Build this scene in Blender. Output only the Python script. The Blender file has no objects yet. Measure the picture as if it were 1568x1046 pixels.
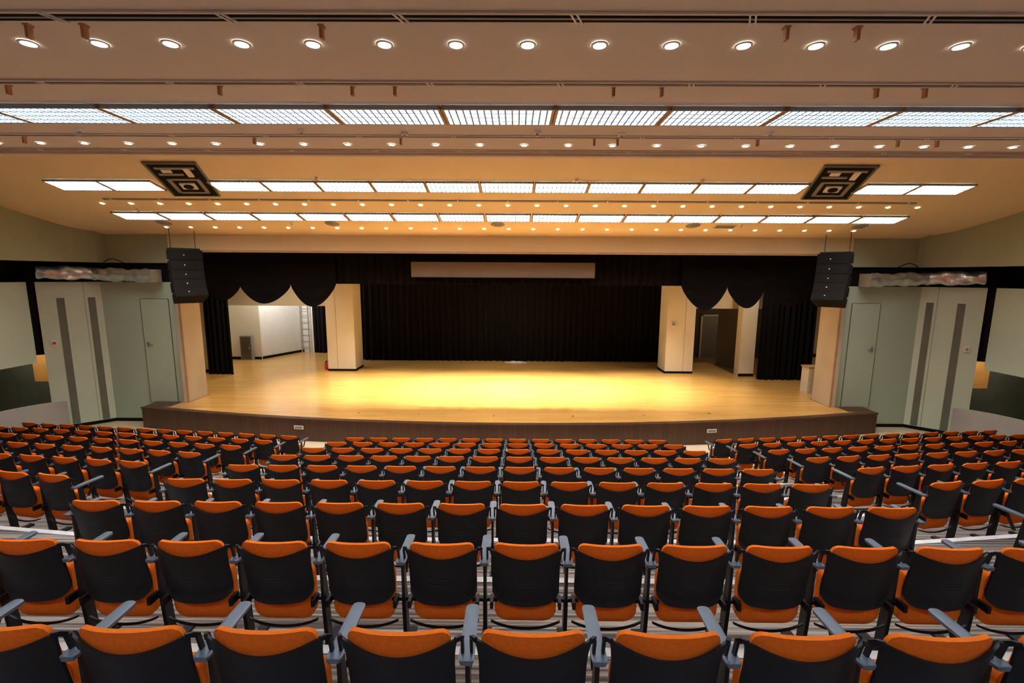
import bpy, math, random
from mathutils import Vector, Matrix
random.seed(4)
scene = bpy.context.scene
scene.view_settings.view_transform = 'Standard'
pi = math.pi

# ------------------------------------------------------------ materials
def new_mat(name, col, rough=0.6, metal=0.0, spec=0.5, noise=None, bump=None, emit=None, sheen=0):
    m = bpy.data.materials.new(name); m.use_nodes = True
    nt = m.node_tree; b = nt.nodes['Principled BSDF']
    b.inputs['Base Color'].default_value = (*col, 1)
    b.inputs['Roughness'].default_value = rough
    b.inputs['Metallic'].default_value = metal
    b.inputs['Specular IOR Level'].default_value = spec
    if sheen: b.inputs['Sheen Weight'].default_value = sheen
    tc = nt.nodes.new('ShaderNodeTexCoord')
    if noise:
        sc, amt = noise
        n = nt.nodes.new('ShaderNodeTexNoise'); n.inputs['Scale'].default_value = sc
        n.inputs['Detail'].default_value = 4
        nt.links.new(tc.outputs['Object'], n.inputs['Vector'])
        r = nt.nodes.new('ShaderNodeValToRGB')
        r.color_ramp.elements[0].position = .3; r.color_ramp.elements[1].position = .7
        r.color_ramp.elements[0].color = (*[c*(1-amt) for c in col], 1)
        r.color_ramp.elements[1].color = (*[min(1, c*(1+amt)) for c in col], 1)
        nt.links.new(n.outputs['Fac'], r.inputs['Fac'])
        nt.links.new(r.outputs['Color'], b.inputs['Base Color'])
    if bump:
        sc, st = bump
        n2 = nt.nodes.new('ShaderNodeTexNoise'); n2.inputs['Scale'].default_value = sc
        n2.inputs['Detail'].default_value = 3
        nt.links.new(tc.outputs['Object'], n2.inputs['Vector'])
        bp = nt.nodes.new('ShaderNodeBump'); bp.inputs['Strength'].default_value = st
        bp.inputs['Distance'].default_value = 0.02
        nt.links.new(n2.outputs['Fac'], bp.inputs['Height'])
        nt.links.new(bp.outputs['Normal'], b.inputs['Normal'])
    if emit:
        ec, es = emit
        b.inputs['Emission Color'].default_value = (*ec, 1)
        b.inputs['Emission Strength'].default_value = es
    return m

M = {}
M['orange'] = new_mat('orange_fabric', (0.86, 0.19, 0.018), .9, spec=.15, noise=(60, .08), bump=(400, .15))
M['shell'] = new_mat('charcoal_plastic', (0.008, 0.010, 0.015), .5, spec=.35, noise=(15, .1))
M['frame'] = new_mat('black_steel', (0.006, 0.006, 0.008), .4, spec=.35, noise=(10, .1))
M['arm'] = new_mat('armrest_plastic', (0.095, 0.13, 0.175), .34, noise=(20, .1))
M['rib'] = new_mat('charcoal_rib', (0.022, 0.027, 0.036), .4, noise=(20, .1))
M['ceilA'] = new_mat('ceiling_taupe_paint', (0.74, 0.675, 0.575), .8, noise=(.6, .04))
M['ceilB'] = new_mat('ceiling_warm_bounce_tint', (0.84, 0.69, 0.43), .75, noise=(.6, .03))  # beige with the warm bounce off the stage put into the colour
M['header'] = new_mat('header_cream_warm_lit', (0.76, 0.64, 0.39), .75, noise=(.6, .03))  # cream, its base colour tinted to carry warm downlight and stage bounce
M['wallup'] = new_mat('sage_wall_paint', (0.36, 0.40, 0.27), .8, noise=(.8, .05))
M['wall'] = new_mat('pale_green_panel', (0.58, 0.70, 0.58), .6, noise=(.7, .05))
M['wallteal'] = new_mat('teal_green_panel', (0.44, 0.58, 0.48), .6, noise=(.7, .05))
M['strip'] = new_mat('olive_strip', (0.15, 0.17, 0.13), .7, noise=(3, .08))
M['cream'] = new_mat('cream_wall_paint', (0.80, 0.76, 0.65), .7, noise=(.8, .04))
M['tan'] = new_mat('tan_wood_veneer', (0.50, 0.33, 0.17), .5, noise=(4, .12))
M['jamb'] = new_mat('pale_beige_jamb', (0.62, 0.54, 0.40), .6, noise=(2, .05))
M['black'] = new_mat('matte_black', (0.006, 0.006, 0.006), .9, spec=.2, noise=(5, .1))
M['velvet'] = new_mat('black_velvet', (0.0055, 0.0045, 0.0055), .95, spec=.12, noise=(30, .2), sheen=.02)
M['white'] = new_mat('white_paint', (0.80, 0.80, 0.78), .5, noise=(3, .03))
M['nosing'] = new_mat('nosing_strip', (0.82, 0.82, 0.81), .5, noise=(8, .1))
M['metal'] = new_mat('brushed_steel', (0.55, 0.55, 0.55), .35, metal=1, noise=(20, .08))
M['foil'] = new_mat('foil_wrap', (0.62, 0.68, 0.72), .28, metal=.85, noise=(5, .2), bump=(7, 1.0))
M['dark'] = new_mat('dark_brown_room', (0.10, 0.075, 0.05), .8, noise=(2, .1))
M['vinyl'] = new_mat('cream_vinyl_floor', (0.74, 0.64, 0.47), .35, noise=(3, .06))
M['banner'] = new_mat('taupe_panel', (0.22, 0.185, 0.15), .7, noise=(2, .05))
M['tag'] = new_mat('copper_bracket', (0.45, 0.22, 0.10), .5, noise=(9, .1))
M['red'] = new_mat('red_plastic', (0.6, 0.03, 0.02), .4, noise=(9, .1))
M['grey'] = new_mat('grey_cabinet', (0.28, 0.27, 0.24), .5, noise=(3, .06))
M['louver'] = new_mat('louver_metal', (0.30, 0.38, 0.48), .3, metal=.3, noise=(6, .04))
M['tube'] = new_mat('fluorescent_diffuser', (0.9, 0.9, 0.9), .5, emit=((0.84, 0.92, 1.0), 25))
M['tubeB'] = new_mat('fluorescent_diffuser_front', (0.9, 0.9, 0.9), .5, emit=((0.92, 0.96, 1.0), 19))
M['lampw'] = new_mat('downlight_lamp', (1, 1, 1), .5, emit=((1.0, 0.93, 0.85), 45))
M['lampy'] = new_mat('downlight_lamp_warm', (1, 1, 1), .5, emit=((1.0, 0.82, 0.55), 40))
M['orangewall'] = new_mat('corridor_wood', (0.70, 0.42, 0.16), .5, noise=(3, .1))
M['corrdark'] = new_mat('corridor_dark_paint', (0.08, 0.11, 0.12), .7, noise=(3, .1))
M['partition'] = new_mat('partition_grey', (0.50, 0.50, 0.47), .6, noise=(3, .05))

def carpet():
    m = bpy.data.materials.new('striped_carpet'); m.use_nodes = True
    nt = m.node_tree; b = nt.nodes['Principled BSDF']; b.inputs['Roughness'].default_value = .95
    tc = nt.nodes.new('ShaderNodeTexCoord'); mp = nt.nodes.new('ShaderNodeMapping')
    mp.inputs['Scale'].default_value = (0.35, 38, 38)
    nt.links.new(tc.outputs['Object'], mp.inputs['Vector'])
    n = nt.nodes.new('ShaderNodeTexNoise'); n.inputs['Scale'].default_value = 1; n.inputs['Detail'].default_value = 1
    nt.links.new(mp.outputs['Vector'], n.inputs['Vector'])
    r = nt.nodes.new('ShaderNodeValToRGB'); r.color_ramp.interpolation = 'LINEAR'
    e = r.color_ramp.elements
    e[0].position = .36; e[0].color = (.075, .06, .055, 1)
    e[1].position = .64; e[1].color = (.38, .34, .30, 1)
    x = e.new(.5); x.color = (.19, .165, .14, 1)
    nt.links.new(n.outputs['Fac'], r.inputs['Fac']); nt.links.new(r.outputs['Color'], b.inputs['Base Color'])
    return m
M['carpet'] = carpet()

def planks(name, c1, c2, cm, bw, rh, rough, rot=0):
    m = bpy.data.materials.new(name); m.use_nodes = True
    nt = m.node_tree; b = nt.nodes['Principled BSDF']; b.inputs['Roughness'].default_value = rough
    tc = nt.nodes.new('ShaderNodeTexCoord'); mp = nt.nodes.new('ShaderNodeMapping')
    mp.inputs['Rotation'].default_value = rot if rot else (0, 0, 0)
    nt.links.new(tc.outputs['Object'], mp.inputs['Vector'])
    br = nt.nodes.new('ShaderNodeTexBrick'); br.inputs['Scale'].default_value = 1
    br.inputs['Brick Width'].default_value = bw; br.inputs['Row Height'].default_value = rh
    br.inputs['Mortar Size'].default_value = .003; br.inputs['Bias'].default_value = 0
    br.inputs['Color1'].default_value = (*c1, 1); br.inputs['Color2'].default_value = (*c2, 1); br.inputs['Mortar'].default_value = (*cm, 1)
    nt.links.new(mp.outputs['Vector'], br.inputs['Vector'])
    n = nt.nodes.new('ShaderNodeTexNoise'); n.inputs['Scale'].default_value = 2.0
    mp2 = nt.nodes.new('ShaderNodeMapping'); mp2.inputs['Scale'].default_value = (.4, 6, 6)
    nt.links.new(tc.outputs['Object'], mp2.inputs['Vector']); nt.links.new(mp2.outputs['Vector'], n.inputs['Vector'])
    mx = nt.nodes.new('ShaderNodeMixRGB'); mx.blend_type = 'MULTIPLY'; mx.inputs['Fac'].default_value = .25
    nt.links.new(br.outputs['Color'], mx.inputs['Color1']); nt.links.new(n.outputs['Fac'], mx.inputs['Color2'])
    nt.links.new(mx.outputs['Color'], b.inputs['Base Color'])
    return m
M['stagewood'] = planks('golden_stage_planks', (.80, .46, .14), (.69, .38, .105), (.40, .20, .05), 1.8, .12, .22)
M['brown'] = planks('brown_wood_cladding', (.11, .052, .028), (.08, .038, .02), (.03, .015, .01), .14, 3.0, .45, (pi/2, 0, 0))

# ------------------------------------------------------------ mesh builder
class MB:
    def __init__(s): s.v = []; s.f = []; s.m = []; s.mats = []
    def mi(s, k):
        if k not in s.mats: s.mats.append(k)
        return s.mats.index(k)
    def add(s, vs, fs, k, T=None):
        o = len(s.v); i = s.mi(k)
        for p in vs:
            p = Vector(p)
            if T is not None: p = T @ p
            s.v.append(tuple(p))
        for f in fs: s.f.append([o+a for a in f]); s.m.append(i)
    def box(s, x0, x1, y0, y1, z0, z1, k, T=None):
        vs = [(x0,y0,z0),(x1,y0,z0),(x1,y1,z0),(x0,y1,z0),(x0,y0,z1),(x1,y0,z1),(x1,y1,z1),(x0,y1,z1)]
        s.add(vs, [(0,3,2,1),(4,5,6,7),(0,1,5,4),(1,2,6,5),(2,3,7,6),(3,0,4,7)], k, T)
    def cyl(s, c, r, h, k, n=16, T=None, r2=None):
        r2 = r if r2 is None else r2
        vs = []
        for z, rr in ((0, r), (h, r2)):
            for i in range(n):
                a = 2*pi*i/n; vs.append((c[0]+rr*math.cos(a), c[1]+rr*math.sin(a), c[2]+z))
        fs = [tuple(range(n))[::-1], tuple(range(n, 2*n))] + [(i, (i+1) % n, n+(i+1) % n, n+i) for i in range(n)]
        s.add(vs, fs, k, T)
    def grid(s, fn, nu, nv, k, T=None):
        vs = [fn(i/nu, j/nv) for j in range(nv+1) for i in range(nu+1)]
        fs = [(j*(nu+1)+i, j*(nu+1)+i+1, (j+1)*(nu+1)+i+1, (j+1)*(nu+1)+i) for j in range(nv) for i in range(nu)]
        s.add(vs, fs, k, T)
    def slab(s, fa, fb, nu, nv, k, T=None):
        n = (nu+1)*(nv+1)
        va = [fa(i/nu, j/nv) for j in range(nv+1) for i in range(nu+1)]
        vb = [fb(i/nu, j/nv) for j in range(nv+1) for i in range(nu+1)]
        ix = lambda i, j: j*(nu+1)+i
        fs = []
        for j in range(nv):
            for i in range(nu):
                q = (ix(i,j), ix(i+1,j), ix(i+1,j+1), ix(i,j+1))
                fs.append(q); fs.append(tuple(n+a for a in q[::-1]))
        ring = [ix(i,0) for i in range(nu)] + [ix(nu,j) for j in range(nv)] + [ix(i,nv) for i in range(nu,0,-1)] + [ix(0,j) for j in range(nv,0,-1)]
        for a in range(len(ring)):
            p, q = ring[a], ring[(a+1) % len(ring)]
            fs.append((q, p, n+p, n+q))
        s.add(va+vb, fs, k, T)
    def prism(s, pts, z0, z1, k, T=None, ktop=None):
        n = len(pts)
        vs = [(p[0], p[1], z0) for p in pts]+[(p[0], p[1], z1) for p in pts]
        s.add(vs, [tuple(range(n))[::-1]]+[(i, (i+1) % n, n+(i+1) % n, n+i) for i in range(n)], k, T)
        s.add([(p[0], p[1], z1) for p in pts], [tuple(range(n))], ktop or k, T)
    def wallpath(s, pts, z0, z1, k):
        for a, b in zip(pts[:-1], pts[1:]):
            s.add([(a[0],a[1],z0),(b[0],b[1],z0),(b[0],b[1],z1),(a[0],a[1],z1)], [(0,1,2,3)], k)
    def mesh(s, name, smooth=False):
        me = bpy.data.meshes.new(name); me.from_pydata(s.v, [], s.f)
        for k in s.mats: me.materials.append(M[k])
        me.polygons.foreach_set('material_index', s.m)
        if smooth:
            me.polygons.foreach_set('use_smooth', [True]*len(me.polygons))
            try: me.set_sharp_from_angle(angle=math.radians(38))
            except Exception: pass
        me.update(); return me
    def obj(s, name, smooth=False, loc=(0,0,0)):
        o = bpy.data.objects.new(name, s.mesh(name, smooth)); o.location = loc
        scene.collection.objects.link(o); return o

# ------------------------------------------------------------ parameters (metres)
ROW0, PITCH, SEATW = 1.61, 1.08, 0.55
STEP = 0.30
TS = math.tan(math.radians(6.5))
AX = 4.4
def edge(k, x): return 2.53+PITCH*(k-1)+max(0, abs(x)-AX)*TS
def level(k): return STEP*(9-k)
WX = 13.75   # lower side wall
ST = 0.65    # stage height
CA = 6.45    # rear ceiling height
def cb(y): return 9.194-0.24*y   # front sloped ceiling

# ------------------------------------------------------------ terraces
mb = MB()
xs = [-WX, -AX, AX, WX]
for k in range(-4, 9):
    for a, b in zip(xs[:-1], xs[1:]):
        y0a = edge(k-1, a) if k > -4 else -4.2; y0b = edge(k-1, b) if k > -4 else -4.2
        h = level(k); h2 = level(k+1)
        mb.add([(a,y0a,h),(b,y0b,h),(b,edge(k,b),h),(a,edge(k,a),h)], [(0,1,2,3)], 'carpet')
        mb.add([(a,edge(k,a),h2),(b,edge(k,b),h2),(b,edge(k,b),h),(a,edge(k,a),h)], [(3,2,1,0)], 'carpet')
for a, b in zip(xs[:-1], xs[1:]):
    mb.add([(a,edge(8,a),0),(b,edge(8,b),0),(b,edge(8,b)+1.0,0),(a,edge(8,a)+1.0,0)], [(0,1,2,3)], 'carpet')
for k in range(-2, 9):
    for s in (-1, 1):
        a, b = sorted((4.02*s, 4.78*s)); e = edge(k, 4.4); h2 = level(k+1)
        mb.box(a, b, e-.02, e+.30, h2, h2+.15, 'carpet')
mb.obj('floor_terrace')
mb = MB()
for k in range(-4, 9):
    for a, b in zip(xs[:-1], xs[1:]):
        h = level(k)+.006; e0, e1 = edge(k,a), edge(k,b)
        mb.add([(a,e0-.06,h),(b,e1-.06,h),(b,e1+.006,h),(a,e0+.006,h),(a,e0+.006,h-.04),(b,e1+.006,h-.04)], [(0,1,2,3),(3,2,5,4)], 'nosing')
    if k >= -2:
        for s in (-1, 1):
            a, b = sorted((4.02*s, 4.78*s)); e = edge(k, 4.4)+.30; h = level(k+1)+.156
            mb.box(a, b, e-.05, e+.006, h-.04, h, 'nosing')
mb.obj('trim_step_nosing')
mb = MB(); mb.box(-18.0, 18.0, 9.0, 14.1, -.15, -.003, 'vinyl'); mb.obj('floor')

# ------------------------------------------------------------ stage
arc = []
R = 45.5
for i in range(49):
    x = -11.2+22.4*i/48
    arc.append((x, 12.0+R-math.sqrt(R*R-x*x)))
mb = MB()
body = arc+[(11.2, 13.97), (-11.2, 13.97)]
mb.prism(body, 0, ST-.01, 'brown')
inner = [(x*.992, y+.14) for x, y in arc]+[(11.11, 13.97), (-11.11, 13.97)]
mb.prism(inner, ST-.02, ST, 'stagewood')
mb.prism([(-10.08, 13.965), (10.08, 13.965), (10.08, 14.9), (14.3, 14.9), (14.3, 25.9), (-14.3, 25.9), (-14.3, 14.9), (-10.08, 14.9)], 0, ST, 'stagewood')
n = len(arc)
mb.add([(x, y-.035, ST+.004) for x, y in arc]+[(x*.992, y+.15, ST+.004) for x, y in arc]+[(x, y-.035, ST-.05) for x, y in arc],
       [(i, i+1, n+i+1, n+i) for i in range(n-1)]+[(2*n+i, 2*n+i+1, i+1, i) for i in range(n-1)], 'brown')
for s in (-1, 1):
    a, b = sorted((10.35*s, 11.15*s)); mb.box(a, b, 13.45, 13.96, ST, ST+.006, 'brown')
mb.obj('stage')
for sx in (-5.9, 5.75):
    y = 12.0+R-math.sqrt(R*R-sx*sx)
    mb = MB(); mb.box(-.14, .14, -.03, -.005, -.05, .05, 'white'); mb.box(-.11, .11, -.034, -.03, -.03, .03, 'grey')
    o = mb.obj('stage_front_sign', loc=(sx, y-.01, .40)); o.rotation_euler[2] = sx/R
mb = MB()
mb.cyl((0, 0, 0), .03, .012, 'metal', 12)
me = mb.mesh('floor_socket')
for sx in (-4.4, -2.6, -.4, 1.9, 4.0, 6.0):
    o = bpy.data.objects.new('floor_socket', me); o.location = (sx, 12.75+sx*sx/91, ST); scene.collection.objects.link(o)

# ------------------------------------------------------------ hall walls
def wall_side(s, nm):
    mb = MB()
    pts = [(-12.9, -4.2), (-12.9, 11.3), (-12.88, 12.0), (-12.82, 12.6), (-12.72, 13.1), (-12.6, 13.4), (-12.42, 13.6), (-12.25, 13.68), (-12.25, 13.95)]
    pts = [(x*s, y) for x, y in pts]
    mb.wallpath(pts, 5.0, 7.7, 'wallup')
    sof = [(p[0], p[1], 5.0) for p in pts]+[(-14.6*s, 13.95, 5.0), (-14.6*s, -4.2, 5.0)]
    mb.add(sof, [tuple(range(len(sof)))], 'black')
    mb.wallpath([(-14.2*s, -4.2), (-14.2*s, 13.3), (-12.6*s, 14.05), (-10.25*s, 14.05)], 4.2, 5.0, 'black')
    mb.obj('wall_%s_upper' % nm)
    P0 = Vector((-12.55, 14.0)); D = Vector((-.65, -.6)); N = Vector((.6, -.65)).normalized()
    def fbox(mb, t0, t1, z0, z1, k, o0=-.15, o1=0.0):
        q = []
        for t, o in ((t0, o1), (t1, o1), (t1, o0), (t0, o0)):
            p = P0+D*t+N*o; q.append((p.x*s, p.y))
        if s < 0: q = q[::-1]
        mb.prism(q, z0, z1, k)
    mb = MB()
    fbox(mb, 0, 1.58, 0, 4.42, 'wall')
    fbox(mb, 1.58, 1.80, 2.3, 4.9, 'black', -.2, -.1)
    for t0 in (.17, .94): fbox(mb, t0, t0+.19, .12, 3.95, 'strip', 0, .012)
    fbox(mb, .44, .450, .1, 4.42, 'strip', 0, .006)
    xa, xb = sorted((-WX*s, -(WX+.15)*s))
    mb.box(xa, xb, -4.2, 8.6, 0, 4.42, 'wall')
    mb.box(xa, xb, 8.6, 12.98, 2.08, 4.42, 'wall')
    for y0 in (10.6, 6.5, 4.2, 1.9):
        xc, xd = sorted((-WX*s, -(WX-.012)*s))
        mb.box(xc, xd, y0, y0+.2, 2.2 if y0 > 8.6 else 2.0, 4.4, 'strip')
    mb.obj('wall_%s' % nm)
    mb = MB(); fbox(mb, 0, 1.58, 0, .1, 'black', 0, .015); mb.obj('baseboard_%s' % nm)
    mb = MB()
    xf = -17.6*s
    xa, xb = sorted((xf, xf-.1*s))
    mb.box(xa, xb, 8.0, 14.0, 0, 2.9, 'corrdark')
    xa, xb = sorted((xf, -(WX+.16)*s))
    mb.box(xa, xb, 8.0, 14.0, 2.75, 2.85, 'cream')
    xm = -14.9*s
    a, b = sorted((xf, xm)); mb.box(a, b, 13.9, 14.0, 0, 2.75, 'corrdark')
    a, b = sorted((-13.0*s, xm)); mb.box(a, b, 13.9, 14.0, 1.3, 2.75, 'orangewall'); mb.box(a, b, 13.9, 14.0, 0, 1.3, 'corrdark')
    mb.box(min(xf, -(WX+.16)*s), max(xf, -(WX+.16)*s), 8.0, 8.1, 0, 2.75, 'corrdark')
    mb.obj('wall_%s_corridor' % nm)
    L = bpy.data.lights.new('corridor_lamp', 'POINT'); L.energy = 22; L.color = (1, .75, .42); L.shadow_soft_size = .15
    lo = bpy.data.objects.new('corridor_lamp', L); lo.location = (-14.6*s, 13.0, 2.5); scene.collection.objects.link(lo)
    mb = MB()
    a, b = sorted((-12.6*s, -10.22*s))
    mb.box(a, b, 14.0, 14.15, 0, 4.42, 'wallteal')
    a, b = sorted((-12.3*s, -10.3*s))
    mb.box(a, b, 13.95, 14.15, 5.0, 7.5, 'wallup')
    a, b = sorted((-12.56*s, -11.2*s))
    mb.box(a, b, 13.98, 13.999, 0.0, .1, 'black')
    mb.obj('wall_front_%s' % nm)
    mb = MB()
    a, b = sorted((-11.35*s, -10.5*s))
    mb.box(a, b, 13.975, 13.998, .66, 3.9, 'wallteal')
    for x in (-11.36*s, -10.49*s): mb.box(x-.008, x+.008, 13.972, 13.999, .66, 3.9, 'strip')
    mb.box(a, b, 13.972, 13.999, 3.9, 3.915, 'strip')
    hx = -11.24*s
    mb.box(hx-.03, hx+.03, 13.955, 13.98, 2.42, 2.57, 'metal'); mb.box(min(hx, hx+.16*s), max(hx, hx+.16*s), 13.92, 13.94, 2.48, 2.505, 'metal')
    mb.box(hx-.012, hx+.012, 13.92, 13.98, 2.48, 2.505, 'metal')
    mb.obj('door_1' if s > 0 else 'door_2')
    mb = MB()
    fbox(mb, 1.25, 1.38, 2.55, 2.72, 'white', .0, .05); fbox(mb, 1.28, 1.35, 2.60, 2.67, 'red' if s > 0 else 'grey', .05, .07)
    mb.obj('wall_call_point')
    mb = MB()
    def tube(p0, p1, r):
        p0 = Vector(p0); p1 = Vector(p1); d = (p1-p0); L = d.length; d.normalize()
        sd = d.cross(Vector((0,0,1))).normalized(); nn = 44
        def fn(u, v):
            a = 2*pi*u
            rr = r*(1+.10*math.sin(v*L*7+3*math.sin(a))+.08*math.sin(v*L*17+a*3))
            if v == 0 or v == 1: rr *= .8
            return tuple(p0+d*(v*L)+sd*(rr*.8*math.cos(a))+Vector((0,0,rr*math.sin(a))))
        mb.grid(fn, 18, nn, 'foil')
    tube((-12.5*s, 13.72, 4.66), (-10.6*s, 13.70, 4.60), .19)
    tube((-13.3*s, 12.85, 4.70), (-12.45*s, 13.7, 4.68), .19)
    mb.box(min(-10.55*s, -10.61*s), max(-10.55*s, -10.61*s), 13.5, 13.9, 4.42, 4.8, 'grey')
    mb.obj('foil_wrapped_duct', smooth=True)
    cu = bpy.data.curves.new('loose_cable', 'CURVE'); cu.dimensions = '3D'; cu.bevel_depth = .012
    sp = cu.splines.new('BEZIER'); sp.bezier_points.add(3)
    for bp_, p in zip(sp.bezier_points, [(-12.3*s, 13.75, 4.85), (-12.0*s, 13.8, 5.1), (-11.7*s, 13.8, 5.05), (-11.3*s, 13.75, 4.8)]):
        bp_.co = p; bp_.handle_left_type = bp_.handle_right_type = 'AUTO'
    cu.materials.append(M['black'])
    co = bpy.data.objects.new('loose_cable', cu); scene.collection.objects.link(co)
    mb = MB()
    def pp(u, off, z):
        a = math.radians(95*u)
        x = -12.75-.85*math.sin(a*.9); y = 12.7-2.6*(1-math.cos(a*.75))-.4*u
        return ((x-off)*s, y-off*.3, z)
    mb.slab(lambda u, v: pp(u, 0, .02+v*1.0), lambda u, v: pp(u, .06, .02+v*1.0), 20, 1, 'partition')
    mb.obj('curved_partition', smooth=True)
wall_side(1, 'left'); wall_side(-1, 'right')
mb = MB(); mb.box(-14.6, 14.6, -4.4, -4.2, 0, 7.6, 'wallup'); mb.obj('wall_back')

# proscenium
mb = MB()
mb.box(-10.3, 10.3, 13.94, 14.3, 5.35, 7.6, 'header'); mb.obj('wall_front_header')
mb = MB()
mb.box(-10.2, 10.2, 13.90, 14.02, 5.33, 5.39, 'tan'); mb.obj('trim_proscenium_top')
for i, s in enumerate((1, -1)):
    mb = MB(); a, b = sorted((-10.24*s, -10.10*s))
    mb.box(a, b, 13.90, 14.8, ST, 5.35, 'jamb')
    a, b = sorted((-10.13*s, -10.08*s)); mb.box(a, b, 13.89, 13.93, ST, 5.35, 'tan')
    mb.obj('trim_proscenium_%s' % ('left' if s > 0 else 'right'))

# ------------------------------------------------------------ ceilings
mb = MB()
mb.add([(-14.6,-4.3,CA),(14.6,-4.3,CA),(14.6,7.0,CA),(-14.6,7.0,CA)], [(3,2,1,0)], 'ceilA')
mb.add([(-14.6,7.0,CA),(14.6,7.0,CA),(14.6,7.0,cb(7)),(-14.6,7.0,cb(7))], [(3,2,1,0)], 'ceilA')
mb.box(-14.6, 14.6, 6.93, 7.02, CA-.04, CA+.02, 'ceilA')
mb.obj('ceiling')
mb = MB()
mb.add([(-14.6,7.0,cb(7)),(14.6,7.0,cb(7)),(14.6,14.0,cb(14)),(-14.6,14.0,cb(14))], [(3,2,1,0)], 'ceilB')
mb.obj('ceiling_front')

def slotA(y, w=.07):
    mb = MB()
    mb.box(-12.7, 12.7, y-w/2, y+w/2, CA-.012, CA-.002, 'black')
    for d in (-w/2-.02, w/2): mb.box(-12.7, 12.7, y+d, y+d+.02, CA-.016, CA-.002, 'ceilA')
    mb.box(-12.7, 12.7, y-.008, y+.008, CA-.018, CA-.010, 'grey')
    for i in range(-10, 10):
        x = (i+.5)*1.2
        for q in (-.02, .02):
            T = Matrix.Translation((x+q, y, CA-.016)) @ Matrix.Rotation(math.radians(-25), 4, 'Z')
            mb.box(-.006, .006, -w*.8, w*.8, -.005, .005, 'white', T)
    mb.obj('linear_slot_diffuser')
for y, w in ((3.40, .09), (4.49, .05), (6.12, .05), (6.80, .05), (2.3, .1)): slotA(y, w)
mb = MB()
yy = 11.35
T = Matrix.Translation((0, yy, cb(yy)-.012)) @ Matrix.Rotation(-math.atan(.24), 4, 'X')
mb.box(-9.8, 9.8, -.03, .03, -.01, .01, 'grey', T)
for i in range(-8, 9): mb.box(i*1.2-.012, i*1.2+.012, -.07, .07, -.015, .01, 'white', T)
mb.obj('linear_slot_diffuser')

mb = MB(); mb.box(-.012, .012, -.02, .02, -.09, 0, 'tag'); mb.box(-.02, .02, -.025, .025, -.012, 0, 'tag'); me = mb.mesh('hanging_bracket')
for y, pxs in ((3.52, (-3.3, -2.9, 2.1, 2.6, -1.2, 4.1)), (4.56, (-4.6, -2.6, -1.35, -.95, 1.1, 1.55, 3.55, 4.0)), (6.19, (-6.2, -3.2, -1.3, 1.2, 1.5, 3.3, 5.1, 5.6))):
    for x in pxs:
        o = bpy.data.objects.new('hanging_bracket', me); o.location = (x, y, CA-.001); scene.collection.objects.link(o)

# troffers
def troffer_mesh(L, W, rows, cols, em):
    mb = MB()
    mb.box(-L/2+.03, L/2-.03, -W/2+.02, W/2-.02, -.006, -.002, em)
    t = .018
    for a, b, c, d in ((-L/2, L/2, -W/2, -W/2+.025), (-L/2, L/2, W/2-.025, W/2), (-L/2, -L/2+.03, -W/2, W/2), (L/2-.03, L/2, -W/2, W/2)):
        mb.box(a, b, c, d, -.045, -.001, 'louver' if (b-a) > .1 else 'tan')
    for i in range(1, rows): 
        y = -W/2+W*i/rows; mb.box(-L/2+.03, L/2-.03, y-t/2, y+t/2, -.045, -.008, 'louver')
    for i in range(1, cols):
        x = -L/2+L*i/cols; mb.box(x-t/2, x+t/2, -W/2+.02, W/2-.02, -.040, -.008, 'louver')
    return mb.mesh('troffer_light')
tA = troffer_mesh(1.19, .50, 4, 16, 'tube'); tB = troffer_mesh(1.18, .50, 2, 12, 'tubeB')
def put(me, name, loc, rot=0):
    o = bpy.data.objects.new(name, me); o.location = loc; o.rotation_euler[0] = rot; scene.collection.objects.link(o); return o
for i in range(-7, 8): put(tA, 'troffer_light', (i*1.2, 5.29, CA-.002))
for i in range(-7, 8): put(tA, 'troffer_light', (i*1.2, -.6, CA-.002))
sl = -math.atan(.24)
for i in range(-8, 9):
    if abs(i) != 6: put(tB, 'troffer_light', (i*1.2, 10.55, cb(10.55)-.004), sl)
    put(tB, 'troffer_light', (i*1.22, 12.38, cb(12.38)-.004), sl)

# downlights
def dl_mesh(r, em):
    mb = MB()
    n = 20
    vs = []
    for rr, z in ((r*1.3, -.001), (r*1.25, -.010), (r, -.010), (r*.9, -.003)):
        vs += [(rr*math.cos(2*pi*i/n), rr*math.sin(2*pi*i/n), z) for i in range(n)]
    fs = [(a*n+i, a*n+(i+1) % n, (a+1)*n+(i+1) % n, (a+1)*n+i) for a in range(3) for i in range(n)]
    mb.add(vs, fs, 'white'); mb.add(vs[3*n:4*n], [tuple(range(n))], em)
    return mb.mesh('recessed_downlight')
dA = dl_mesh(.050, 'lampw'); dS = dl_mesh(.040, 'lampw'); dB = dl_mesh(.045, 'lampy')
def spot(x, y, z, e, col, ang=110, blend=.8, name='downlight_lamp', rad=.05, tgt=None):
    L = bpy.data.lights.new(name, 'SPOT'); L.energy = e; L.color = col; L.spot_size = math.radians(ang); L.spot_blend = blend; L.shadow_soft_size = rad
    o = bpy.data.objects.new(name, L); o.location = (x, y, z)
    if tgt: o.rotation_euler = (Vector(tgt)-Vector((x, y, z))).to_track_quat('-Z', 'Y').to_euler()
    scene.collection.objects.link(o)
for i in range(-11, 11):
    put(dA, 'recessed_downlight', ((i+.5)*.55, 3.78, CA-.002))
for i in range(-14, 14): put(dS, 'recessed_downlight', ((i+.5)*.6, 6.5, CA-.002))
for i in range(-14, 15):
    put(dB, 'recessed_downlight', (i*.72, 11.62, cb(11.62)-.004), sl)
for i in range(-14, 15): put(dB, 'recessed_downlight', (i*.70, 13.3, cb(13.3)-.004), sl)
for i in range(-4, 5):
    spot(i*1.375, 3.78, CA-.06, 55, (1, .90, .75))
    spot(i*2.16, 11.62, cb(11.62)-.08, 170, (1, .76, .45), 150, 1.0)

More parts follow.
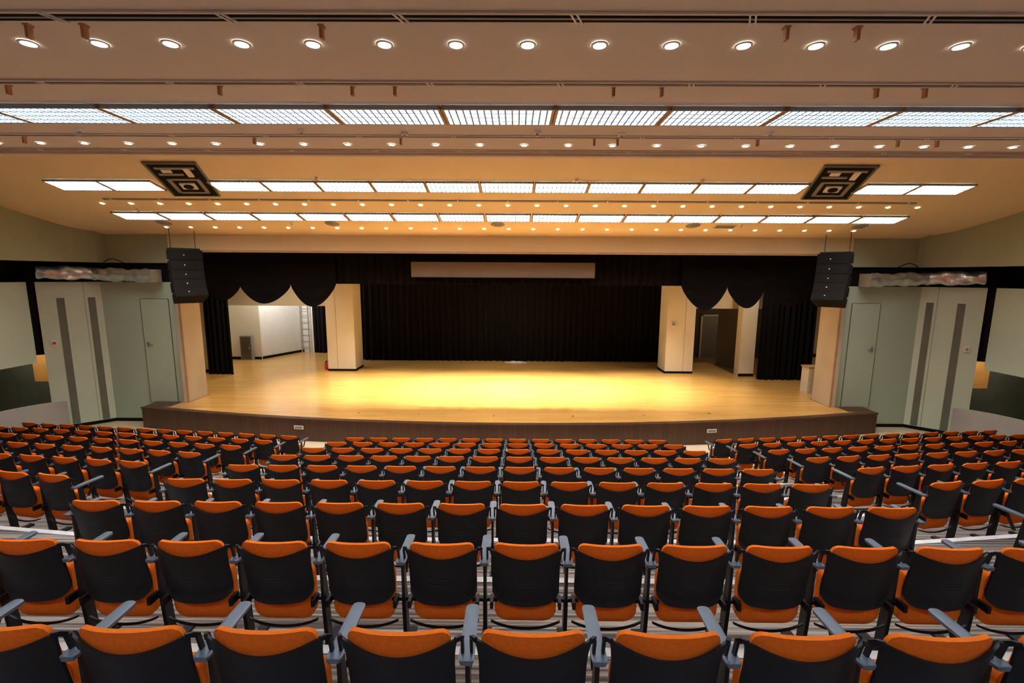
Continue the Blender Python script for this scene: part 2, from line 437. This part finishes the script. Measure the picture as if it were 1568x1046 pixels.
mb = MB()
for r0, z in ((.20, -.01), (.15, -.025), (.10, -.04), (.05, -.05)): mb.cyl((0,0,z), r0*.9, .012, 'grey', 20, r2=r0)
me = mb.mesh('round_air_diffuser')
for x in (-9.6, -4.9, -.3, 5.1, 9.7): put(me, 'round_air_diffuser', (x, 12.95, cb(12.95)-.004), sl)
mb = MB(); mb.cyl((0,0,-.03), .045, .03, 'white', 14); mb.cyl((0,0,-.06), .02, .03, 'metal', 10); me = mb.mesh('smoke_detector')
for x, y in ((-4.1, 10.2), (1.5, 10.2), (4.2, 10.2), (-9.5, 12.0), (-6, 12.9), (6.4, 12.9)): put(me, 'smoke_detector', (x, y, cb(y)-.004), sl)
for x, y in ((-5.2, 5.9), (-2.45, 5.9), (.45, 5.9), (3.3, 5.9), (-1.2, 5.98), (1.5, 5.98)): put(me, 'smoke_detector', (x, y, CA-.002))
mb = MB()
mb.box(-.3, .3, -.12, .12, -.02, -.002, 'white')
for i in range(6): mb.box(-.27, .27, -.10+i*.035, -.085+i*.035, -.028, -.02, 'grey')
put(mb.mesh('return_air_grille'), 'return_air_grille', (6.0, 13.0, cb(13.0)-.002), sl)

def cassette(cx, cy, sh):
    mb = MB(); w, l = .52, .78
    mb.box(-w, w, -l, l, -.010, -.004, 'black')
    for a in ((-w-.03, -w, -l-.04, l+.04), (w, w+.03, -l-.04, l+.04), (-w, w, -l-.04, -l), (-w, w, l, l+.04)): mb.box(*a, -.04, -.002, 'strip')
    for a in ((-.36, .36, -.10, -.02), (-.36, .36, .58, .66), (-.36, -.28, -.10, .66), (.28, .36, -.10, .66)): mb.box(*a, -.035, -.012, 'grey')
    mb.box(-.17, .17, .12, .42, -.04, -.012, 'white')
    mb.box(-.42, .1, -.34, -.26, -.035, -.012, 'grey'); mb.box(-.40, .42, -.62, -.54, -.035, -.012, 'grey')
    mb.box(.18, .30, -.58, -.2, -.04, -.012, 'cream'); mb.box(-.3, -.1, -.52, -.38, -.035, -.012, 'white')
    mb.cyl((0, .27, -.055), .11, .02, 'black', 20)
    mb.v = [(x+sh*y, y, z) for x, y, z in mb.v]
    put(mb.mesh('ceiling_air_conditioner'), 'ceiling_air_conditioner', (cx, cy, cb(cy)-.004), sl)
cassette(-7.05, 10.3, -.34); cassette(7.15, 10.3, .34)

# ------------------------------------------------------------ stage house
SW = ST+.001
mb = MB()
mb.box(-14.5, 14.5, 25.9, 26.0, SW, 7.5, 'black')
mb.obj('wall_stage_back')
mb = MB()
for s in (1, -1):
    a, b = sorted((14.5*s, 14.4*s)); mb.box(a, b, 14.3, 26, SW, 7.5, 'cream')
mb.obj('wall_stage_side')
mb = MB(); mb.box(-14.5, 14.5, 14.3, 26, 7.5, 7.6, 'black'); mb.obj('ceiling_stage')
mb = MB()
mb.box(-14.4, -12.25, 18.35, 18.6, SW, 7.5, 'cream'); mb.box(-14.4, -12.24, 18.33, 18.35, SW, ST+.12, 'black')
mb.box(-12.3, -7.75, 19.3, 19.6, 3.35, 7.5, 'cream')
mb.box(-14.4, -11.85, 21.3, 21.5, SW, 7.5, 'cream')
mb.box(-14.4, -11.86, 21.28, 21.3, SW, ST+.12, 'black')
mb.prism([(-11.9, 21.3), (-10.9, 23.6), (-10.9, 23.8), (-12.1, 21.5)], SW, 7.5, 'white')
mb.prism([(-11.88, 21.28), (-10.88, 23.58), (-10.89, 23.6), (-11.9, 21.3)], SW, ST+.12, 'black')
mb.box(-10.9, -7.5, 23.6, 23.8, SW, 7.5, 'white')
mb.box(-12.6, -12.2, 20.0, 21.3, 3.9, 4.3, 'white')
mb.obj('wall_stage_left')
mb = MB()
mb.box(12.0, 14.4, 18.2, 18.45, SW, 7.5, 'cream'); mb.box(12.0, 14.4, 18.17, 18.2, 1.5, 1.62, 'black'); mb.box(12.0, 14.4, 18.18, 18.2, SW, ST+.1, 'black')
mb.box(7.75, 12.1, 19.3, 19.6, 3.35, 7.5, 'cream')
mb.box(9.35, 9.95, 18.3, 18.7, SW, 7.5, 'cream'); mb.box(9.34, 9.96, 18.29, 18.3, SW, ST+.12, 'black')
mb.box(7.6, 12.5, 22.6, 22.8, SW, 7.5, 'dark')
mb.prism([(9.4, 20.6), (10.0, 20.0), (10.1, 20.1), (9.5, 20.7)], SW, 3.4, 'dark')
mb.obj('wall_stage_right')
mb = MB(); mb.box(-.45, .45, -.05, 0, 0, 2.1, 'grey'); mb.box(-.52, -.45, -.07, 0, 0, 2.17, 'cream'); mb.box(.45, .52, -.07, 0, 0, 2.17, 'cream'); mb.box(-.52, .52, -.07, 0, 2.1, 2.17, 'cream'); mb.box(.32, .38, -.1, -.05, .95, 1.1, 'metal')
mb.obj('door_3', loc=(9.95, 22.58, ST+.002))
mb = MB(); mb.box(-.27, .27, -.2, 0, 0, 1.15, 'grey'); mb.box(-.23, .23, -.215, -.2, .05, 1.1, 'dark'); mb.box(.15, .18, -.23, -.215, .5, .65, 'metal')
mb.obj('electrical_cabinet', loc=(-12.45, 21.27, ST+.002))
mb = MB()
for x in (-.2, .2): mb.box(x-.02, x+.02, -.03, .03, 0, 2.9, 'metal')
for i in range(9): mb.box(-.2, .2, -.015, .015, .25+i*.31, .28+i*.31, 'metal')
o = mb.obj('wall_ladder', loc=(-10.65, 23.3, ST+.002))
mb = MB(); mb.box(-.3, .3, -.2, .2, 0, .9, 'cream'); mb.box(-.33, .33, -.23, .23, .9, .95, 'tan'); mb.box(-.24, .24, -.21, -.2, .08, .82, 'vinyl'); mb.box(.16, .19, -.225, -.21, .45, .6, 'metal')
mb.obj('side_cabinet', loc=(10.75 , 15.8, ST+.002))
mb = MB(); mb.box(-.09, .09, -.03, 0, -.12, .12, 'white'); mb.box(-.06, .06, -.035, -.03, -.02, .09, 'grey'); mb.obj('wall_switch_panel', loc=(6.75, 18.78, 2.7))
mb = MB(); mb.cyl((0,0,0), .07, .32, 'red', 16); mb.cyl((0,0,.32), .03, .06, 'black', 10); mb.box(-.02, .09, -.015, .015, .36, .39, 'black')
mb.obj('fire_extinguisher', smooth=True, loc=(-7.83, 19.0, ST+.002))

def column(cx):
    mb = MB()
    w, y0, y1 = .58, 18.8, 19.75
    mb.box(cx-w, cx+w, y0, y1, SW, 7.5, 'cream')
    mb.box(cx-w-.01, cx+w+.01, y0-.01, y1, SW, ST+.09, 'black')
    mb.box(cx+.17*(-1 if cx < 0 else 1)-.008, cx+.17*(-1 if cx < 0 else 1)+.008, y0-.004, y0, ST+.09, 5.5, 'tan')
    mb.obj('stage_column')
column(-7.08); column(7.08)

def curtain(name, x0, x1, y, z0, z1, wl, amp, th=.0):
    mb = MB(); nu = int((x1-x0)/wl*8)
    def fn(u, v):
        x = x0+(x1-x0)*u; ph = 2*pi*(x-x0)/wl
        a = amp*(1-.35*v)
        return (x+.25*a*math.sin(ph*.37+1), y+a*math.sin(ph+.6*math.sin(x*1.7))+.3*a*math.sin(ph*.31), z0+(z1-z0)*v)
    mb.grid(fn, nu, 6, 'velvet'); return mb.obj(name, smooth=True)
curtain('stage_backdrop_curtain', -7.3, 7.3, 21.3, ST+.01, 7.0, .28, .07)
curtain('stage_leg_curtain', -12.15, -11.15, 17.95, ST+.01, 6.5, .2, .07)
curtain('stage_leg_curtain', 9.75, 11.9, 17.7, ST+.01, 6.5, .22, .07)
curtain('stage_leg_curtain', -10.2, -8.3, 23.2, ST+.01, 6.5, .2, .06)
curtain('stage_valance_curtain', -10.0, 10.0, 15.05, 4.38, 6.6, .25, .05)
def swag(xa, xb, zp, depth):
    mb = MB()
    def fn(u, v):
        x = xa+(xb-xa)*u; s_ = math.sin(pi*u)
        zb = zp-depth*(s_**.8 if s_ > 0 else 0)
        z = 5.5+(zb-5.5)*v
        y = 14.93-.10*s_*v-.035*math.sin(v*26)*s_*(.3+v)
        return (x, y, z)
    mb.grid(fn, 24, 40, 'velvet'); mb.obj('stage_swag_curtain', smooth=True)
for a, b, zp, d in ((-9.9, -8.8, 4.25, .45), (-8.8, -7.15, 4.28, .55), (-7.15, -5.65, 4.36, .72), (5.6, 7.1, 4.36, .75), (7.1, 8.3, 4.28, .6), (8.3, 9.9, 4.25, .5)): swag(a, b, zp, d)
for x0, x1 in ((-10.05, -9.35), (9.3, 10.05)):
    curtain('stage_tab_curtain', x0, x1, 15.2, 3.9, 6.5, .16, .05)
mb = MB(); mb.box(-2.95, 2.95, -.04, 0, -.24, .24, 'banner'); mb.box(-2.97, 2.97, -.05, -.0, -.27, -.24, 'black'); mb.box(-2.97, 2.97, -.05, 0, .24, .27, 'black')
mb.obj('projection_screen_housing', loc=(-.2, 14.82, 4.86))
mb = MB()
mb.grid(lambda u, v: ((u-.5)*1.0, (v-.5)*.3, .06*math.sin(pi*u)*math.sin(pi*v)*(1+.5*math.sin(u*20))), 20, 6, 'white')
mb.obj('folded_white_cloth', smooth=True, loc=(.25, 20.95, ST+.005))

# line array speakers, hung from the ceiling
def line_array(s):
    mb = MB()
    T = Matrix.Identity(4)
    for i in range(5):
        h = .30
        ang = [0, 4, 6, 8, 9][i]
        T = T @ Matrix.Rotation(math.radians(-ang), 4, 'X')
        vs = [(-.40,-.28,-h),(.40,-.28,-h),(.36,.28,-h+.04),(-.36,.28,-h+.04),(-.40,-.28,-.006),(.40,-.28,-.006),(.36,.28,-.02),(-.36,.28,-.02)]
        mb.add(vs, [(0,3,2,1),(4,5,6,7),(0,1,5,4),(1,2,6,5),(2,3,7,6),(3,0,4,7)], 'black', T)
        mb.box(-.37, .37, -.292, -.28, -h+.02, -.03, 'black', T)
        mb.box(-.08, -.05, -.298, -.29, -h/2-.012, -h/2+.012, 'white', T)
        T = T @ Matrix.Translation((0, 0, -h))
    mb.box(-.36, .36, -.22, .22, .0, .05, 'frame')
    for x in (-.3, .3): mb.cyl((x, 0, .05), .008, .56, 'frame', 8)
    o = mb.obj('line_array_speaker', loc=(-9.45*s, 13.40, 5.36)); o.rotation_euler[2] = math.radians(48*s)
line_array(1); line_array(-1)

# ------------------------------------------------------------ chairs
def wround(W, z, z0, z1, rb, rt):
    w = W
    if z1-z < rt: w = W-rt+math.sqrt(max(0, rt*rt-(rt-(z1-z))**2))
    if z-z0 < rb: w = min(w, W-rb+math.sqrt(max(0, rb*rb-(rb-(z-z0))**2)))
    return w
def cosn(v): return (1-math.cos(pi*v))/2
def chair_mesh(nm, arms):
    mb = MB()
    TOP = .88
    def back(z, uu): return (TOP-z)*.17+.055*abs(uu)**2.2
    def cu(off):
        def f(u, v):
            t = cosn(v); z = .46+(TOP-.46)*t; uu = 2*cosn(u)-1
            w = wround(.212, z, .46, TOP, .04, .05); x = uu*w
            y = back(z, x/.23)
            z2 = z+.005*(1-uu*uu)*t
            if off: 
                e = (1-uu**4)*(1-(2*t-1)**6); return (x*.985, y+.022+.032*e, z2)
            return (x, y, z2)
        return f
    mb.slab(cu(0), cu(1), 16, 14, 'orange')
    Zs = lambda uu: .842-.055*(1-abs(uu)**1.9)
    Zb = lambda uu: .425+.07*max(0, (abs(uu)-.6)/.4)**2.5
    def sh(off):
        def f(u, v):
            uu = 2*u-1
            zt = Zs(uu); zb = Zb(uu)
            z = zb+(zt-zb)*v
            W = .224+.019*max(0, (z-.68)/.16)**2.2
            x = uu*W
            lip = .012*max(0, 1-v*9)
            y = back(z, uu)-.016-.010*(1-uu*uu)-lip
            if off: y += .013
            return (x, y, z)
        return f
    mb.slab(sh(0), sh(1), 24, 18, 'shell')
    for q in range(3):
        z = .58+q*.022
        def vf(off):
            def f(u, v):
                uu = (2*u-1)*(.40-.03*q)
                zz = z+.010*(uu/.4)**2+v*.004
                y = back(zz, uu)-.016-.010*(1-uu*uu)-.003
                return (uu*.228, y+(.003 if off else 0), zz)
            return f
        mb.slab(vf(0), vf(1), 10, 1, 'rib')
    def se(off):
        def f(u, v):
            t = cosn(v); z = .25+(.64-.25)*t; uu = 2*cosn(u)-1
            w = wround(.210, z, .25, .64, .09, .05); x = uu*w
            y = .125+(.64-z)*.02
            e = (1-uu**4)*(1-(2*t-1)**6)
            if off: return (x, y+.05+.03*e, z)
            return (x, y-.028*e, z)
        return f
    mb.slab(se(0), se(1), 14, 14, 'orange')
    mb.box(-.262, .262, .12, .15, .40, .425, 'frame')
    mb.box(-.238, -.216, .055, .14, .395, .445, 'frame'); mb.box(.216, .238, .055, .14, .395, .445, 'frame')
    def li(off):
        def f(u, v):
            uu = 2*u-1; return (uu*.235, .10-.02*(1-uu*uu)+(.014 if off else 0), .242-.02*(1-uu*uu)+v*.012+ .02*abs(uu)**3)
        return f
    mb.slab(li(0), li(1), 12, 1, 'frame')
    for s in (-1, 1):
        pts = [(.234, .040, .838), (.247, .056, .832), (.256, .078, .812), (.256, .095, .735)]
        for a, b in zip(pts[:-1], pts[1:]):
            a = Vector((a[0]*s, a[1], a[2])); b = Vector((b[0]*s, b[1], b[2])); d = b-a
            T = Matrix.Translation(a) @ d.to_track_quat('Z', 'Y').to_matrix().to_4x4()
            mb.box(-.006, .006, -.010, .010, -.003, d.length+.003, 'shell', T)
    for s in arms:
        X = .275*s
        def post(p0, p1, w0, w1, tx):
            mb.add([(X-tx, p0[0]-w0, p0[1]), (X+tx, p0[0]-w0, p0[1]), (X+tx, p0[0]+w0, p0[1]), (X-tx, p0[0]+w0, p0[1]),
                    (X-tx, p1[0]-w1, p1[1]), (X+tx, p1[0]-w1, p1[1]), (X+tx, p1[0]+w1, p1[1]), (X-tx, p1[0]+w1, p1[1])],
                   [(0,3,2,1),(4,5,6,7),(0,1,5,4),(1,2,6,5),(2,3,7,6),(3,0,4,7)], 'frame')
        post((.17, .0), (.14, .43), .035, .035, .013)
        post((.14, .43), (.12, .715), .035, .020, .010)
        mb.box(X-.035, X+.035, .0, .34, 0, .022, 'frame')
        post((.20, .56), (.28, .715), .012, .012, .009)
        def ar(top):
            def f(u, v):
                yy = .045+.33*cosn(v); dy = min(yy-.045, .375-yy); r = .014
                w = .030+.004*(1-v)
                w = w-(r-math.sqrt(max(0, r*r-(r-dy)**2)) if dy < r else 0)
                e = abs(2*u-1)
                return (X+(2*u-1)*w*(1 if top else .85), yy, .712+(.022 if top else 0)-(.003*e**6 if top else 0))
            return f
        mb.slab(ar(1), ar(0), 8, 14, 'arm')
    return mb.mesh(nm, smooth=True)
chL = chair_mesh('auditorium_chair', (-1,)); chLR = chair_mesh('auditorium_chair_end', (-1, 1))
def chair(x, y, z, rot, me):
    o = bpy.data.objects.new('auditorium_chair', me); o.location = (x, y, z); o.rotation_euler[2] = rot; scene.collection.objects.link(o)
for k in range(0, 10):
    y = ROW0+PITCH*(k-1); z = level(k)
    for n_ in range(-7, 7):
        chair((n_+.5)*SEATW, y, z, random.uniform(-.01, .01), chLR if n_ == 6 else chL)
    for s in (-1, 1):
        N = 14
        for j in range(N):
            ax = 5.2+j*.545
            last = (j == N-1 and s > 0) or (j == 0 and s < 0)
            yy = y+(ax-AX)*TS
            chair(ax*s, yy, z, math.radians(10)*s+random.uniform(-.015, .015), chLR if last else chL)

# ------------------------------------------------------------ stage lighting
for x, y, e in ((-6.4, 16.6, 2200), (-4.2, 16.3, 4800), (-1.4, 16.2, 7600), (1.4, 16.2, 7600), (4.2, 16.3, 4800), (6.4, 16.6, 2200)):
    spot(x, y, 7.2, e, (1, .89, .68), 58, 1.0, 'stage_spotlight', .12, (x*.95, y-.2, ST))
for x, y, e in ((-9.3, 16.6, 800), (9.3, 16.6, 500), (0, 18.5, 700)):
    spot(x, y, 7.0, e, (1, .87, .64), 105, 1.0, 'stage_spotlight', .15)
L = bpy.data.lights.new('backstage_lamp', 'POINT'); L.energy = 260; L.color = (1, .97, .9); L.shadow_soft_size = .3
o = bpy.data.objects.new('backstage_lamp', L); o.location = (-10.3, 21.0, 4.6); scene.collection.objects.link(o)
L = bpy.data.lights.new('backstage_lamp', 'POINT'); L.energy = 16; L.color = (1, .85, .6); L.shadow_soft_size = .3
o = bpy.data.objects.new('backstage_lamp', L); o.location = (11.0, 21.0, 3.6); scene.collection.objects.link(o)

w = bpy.data.worlds.new('World'); scene.world = w; w.use_nodes = True
w.node_tree.nodes['Background'].inputs[0].default_value = (.5, .5, .5, 1); w.node_tree.nodes['Background'].inputs[1].default_value = .02

# ------------------------------------------------------------ camera
cam = bpy.data.cameras.new('camera'); cam.lens = 16.0; cam.sensor_width = 36; cam.clip_start = .05
co = bpy.data.objects.new('camera', cam); scene.collection.objects.link(co)
co.matrix_world = Matrix.Translation((.19, 0, 4.70)) @ Matrix.Rotation(math.radians(.33), 4, 'Z') @ Matrix.Rotation(math.radians(90-8.3), 4, 'X') @ Matrix.Rotation(math.radians(.35), 4, 'Z')
scene.camera = co
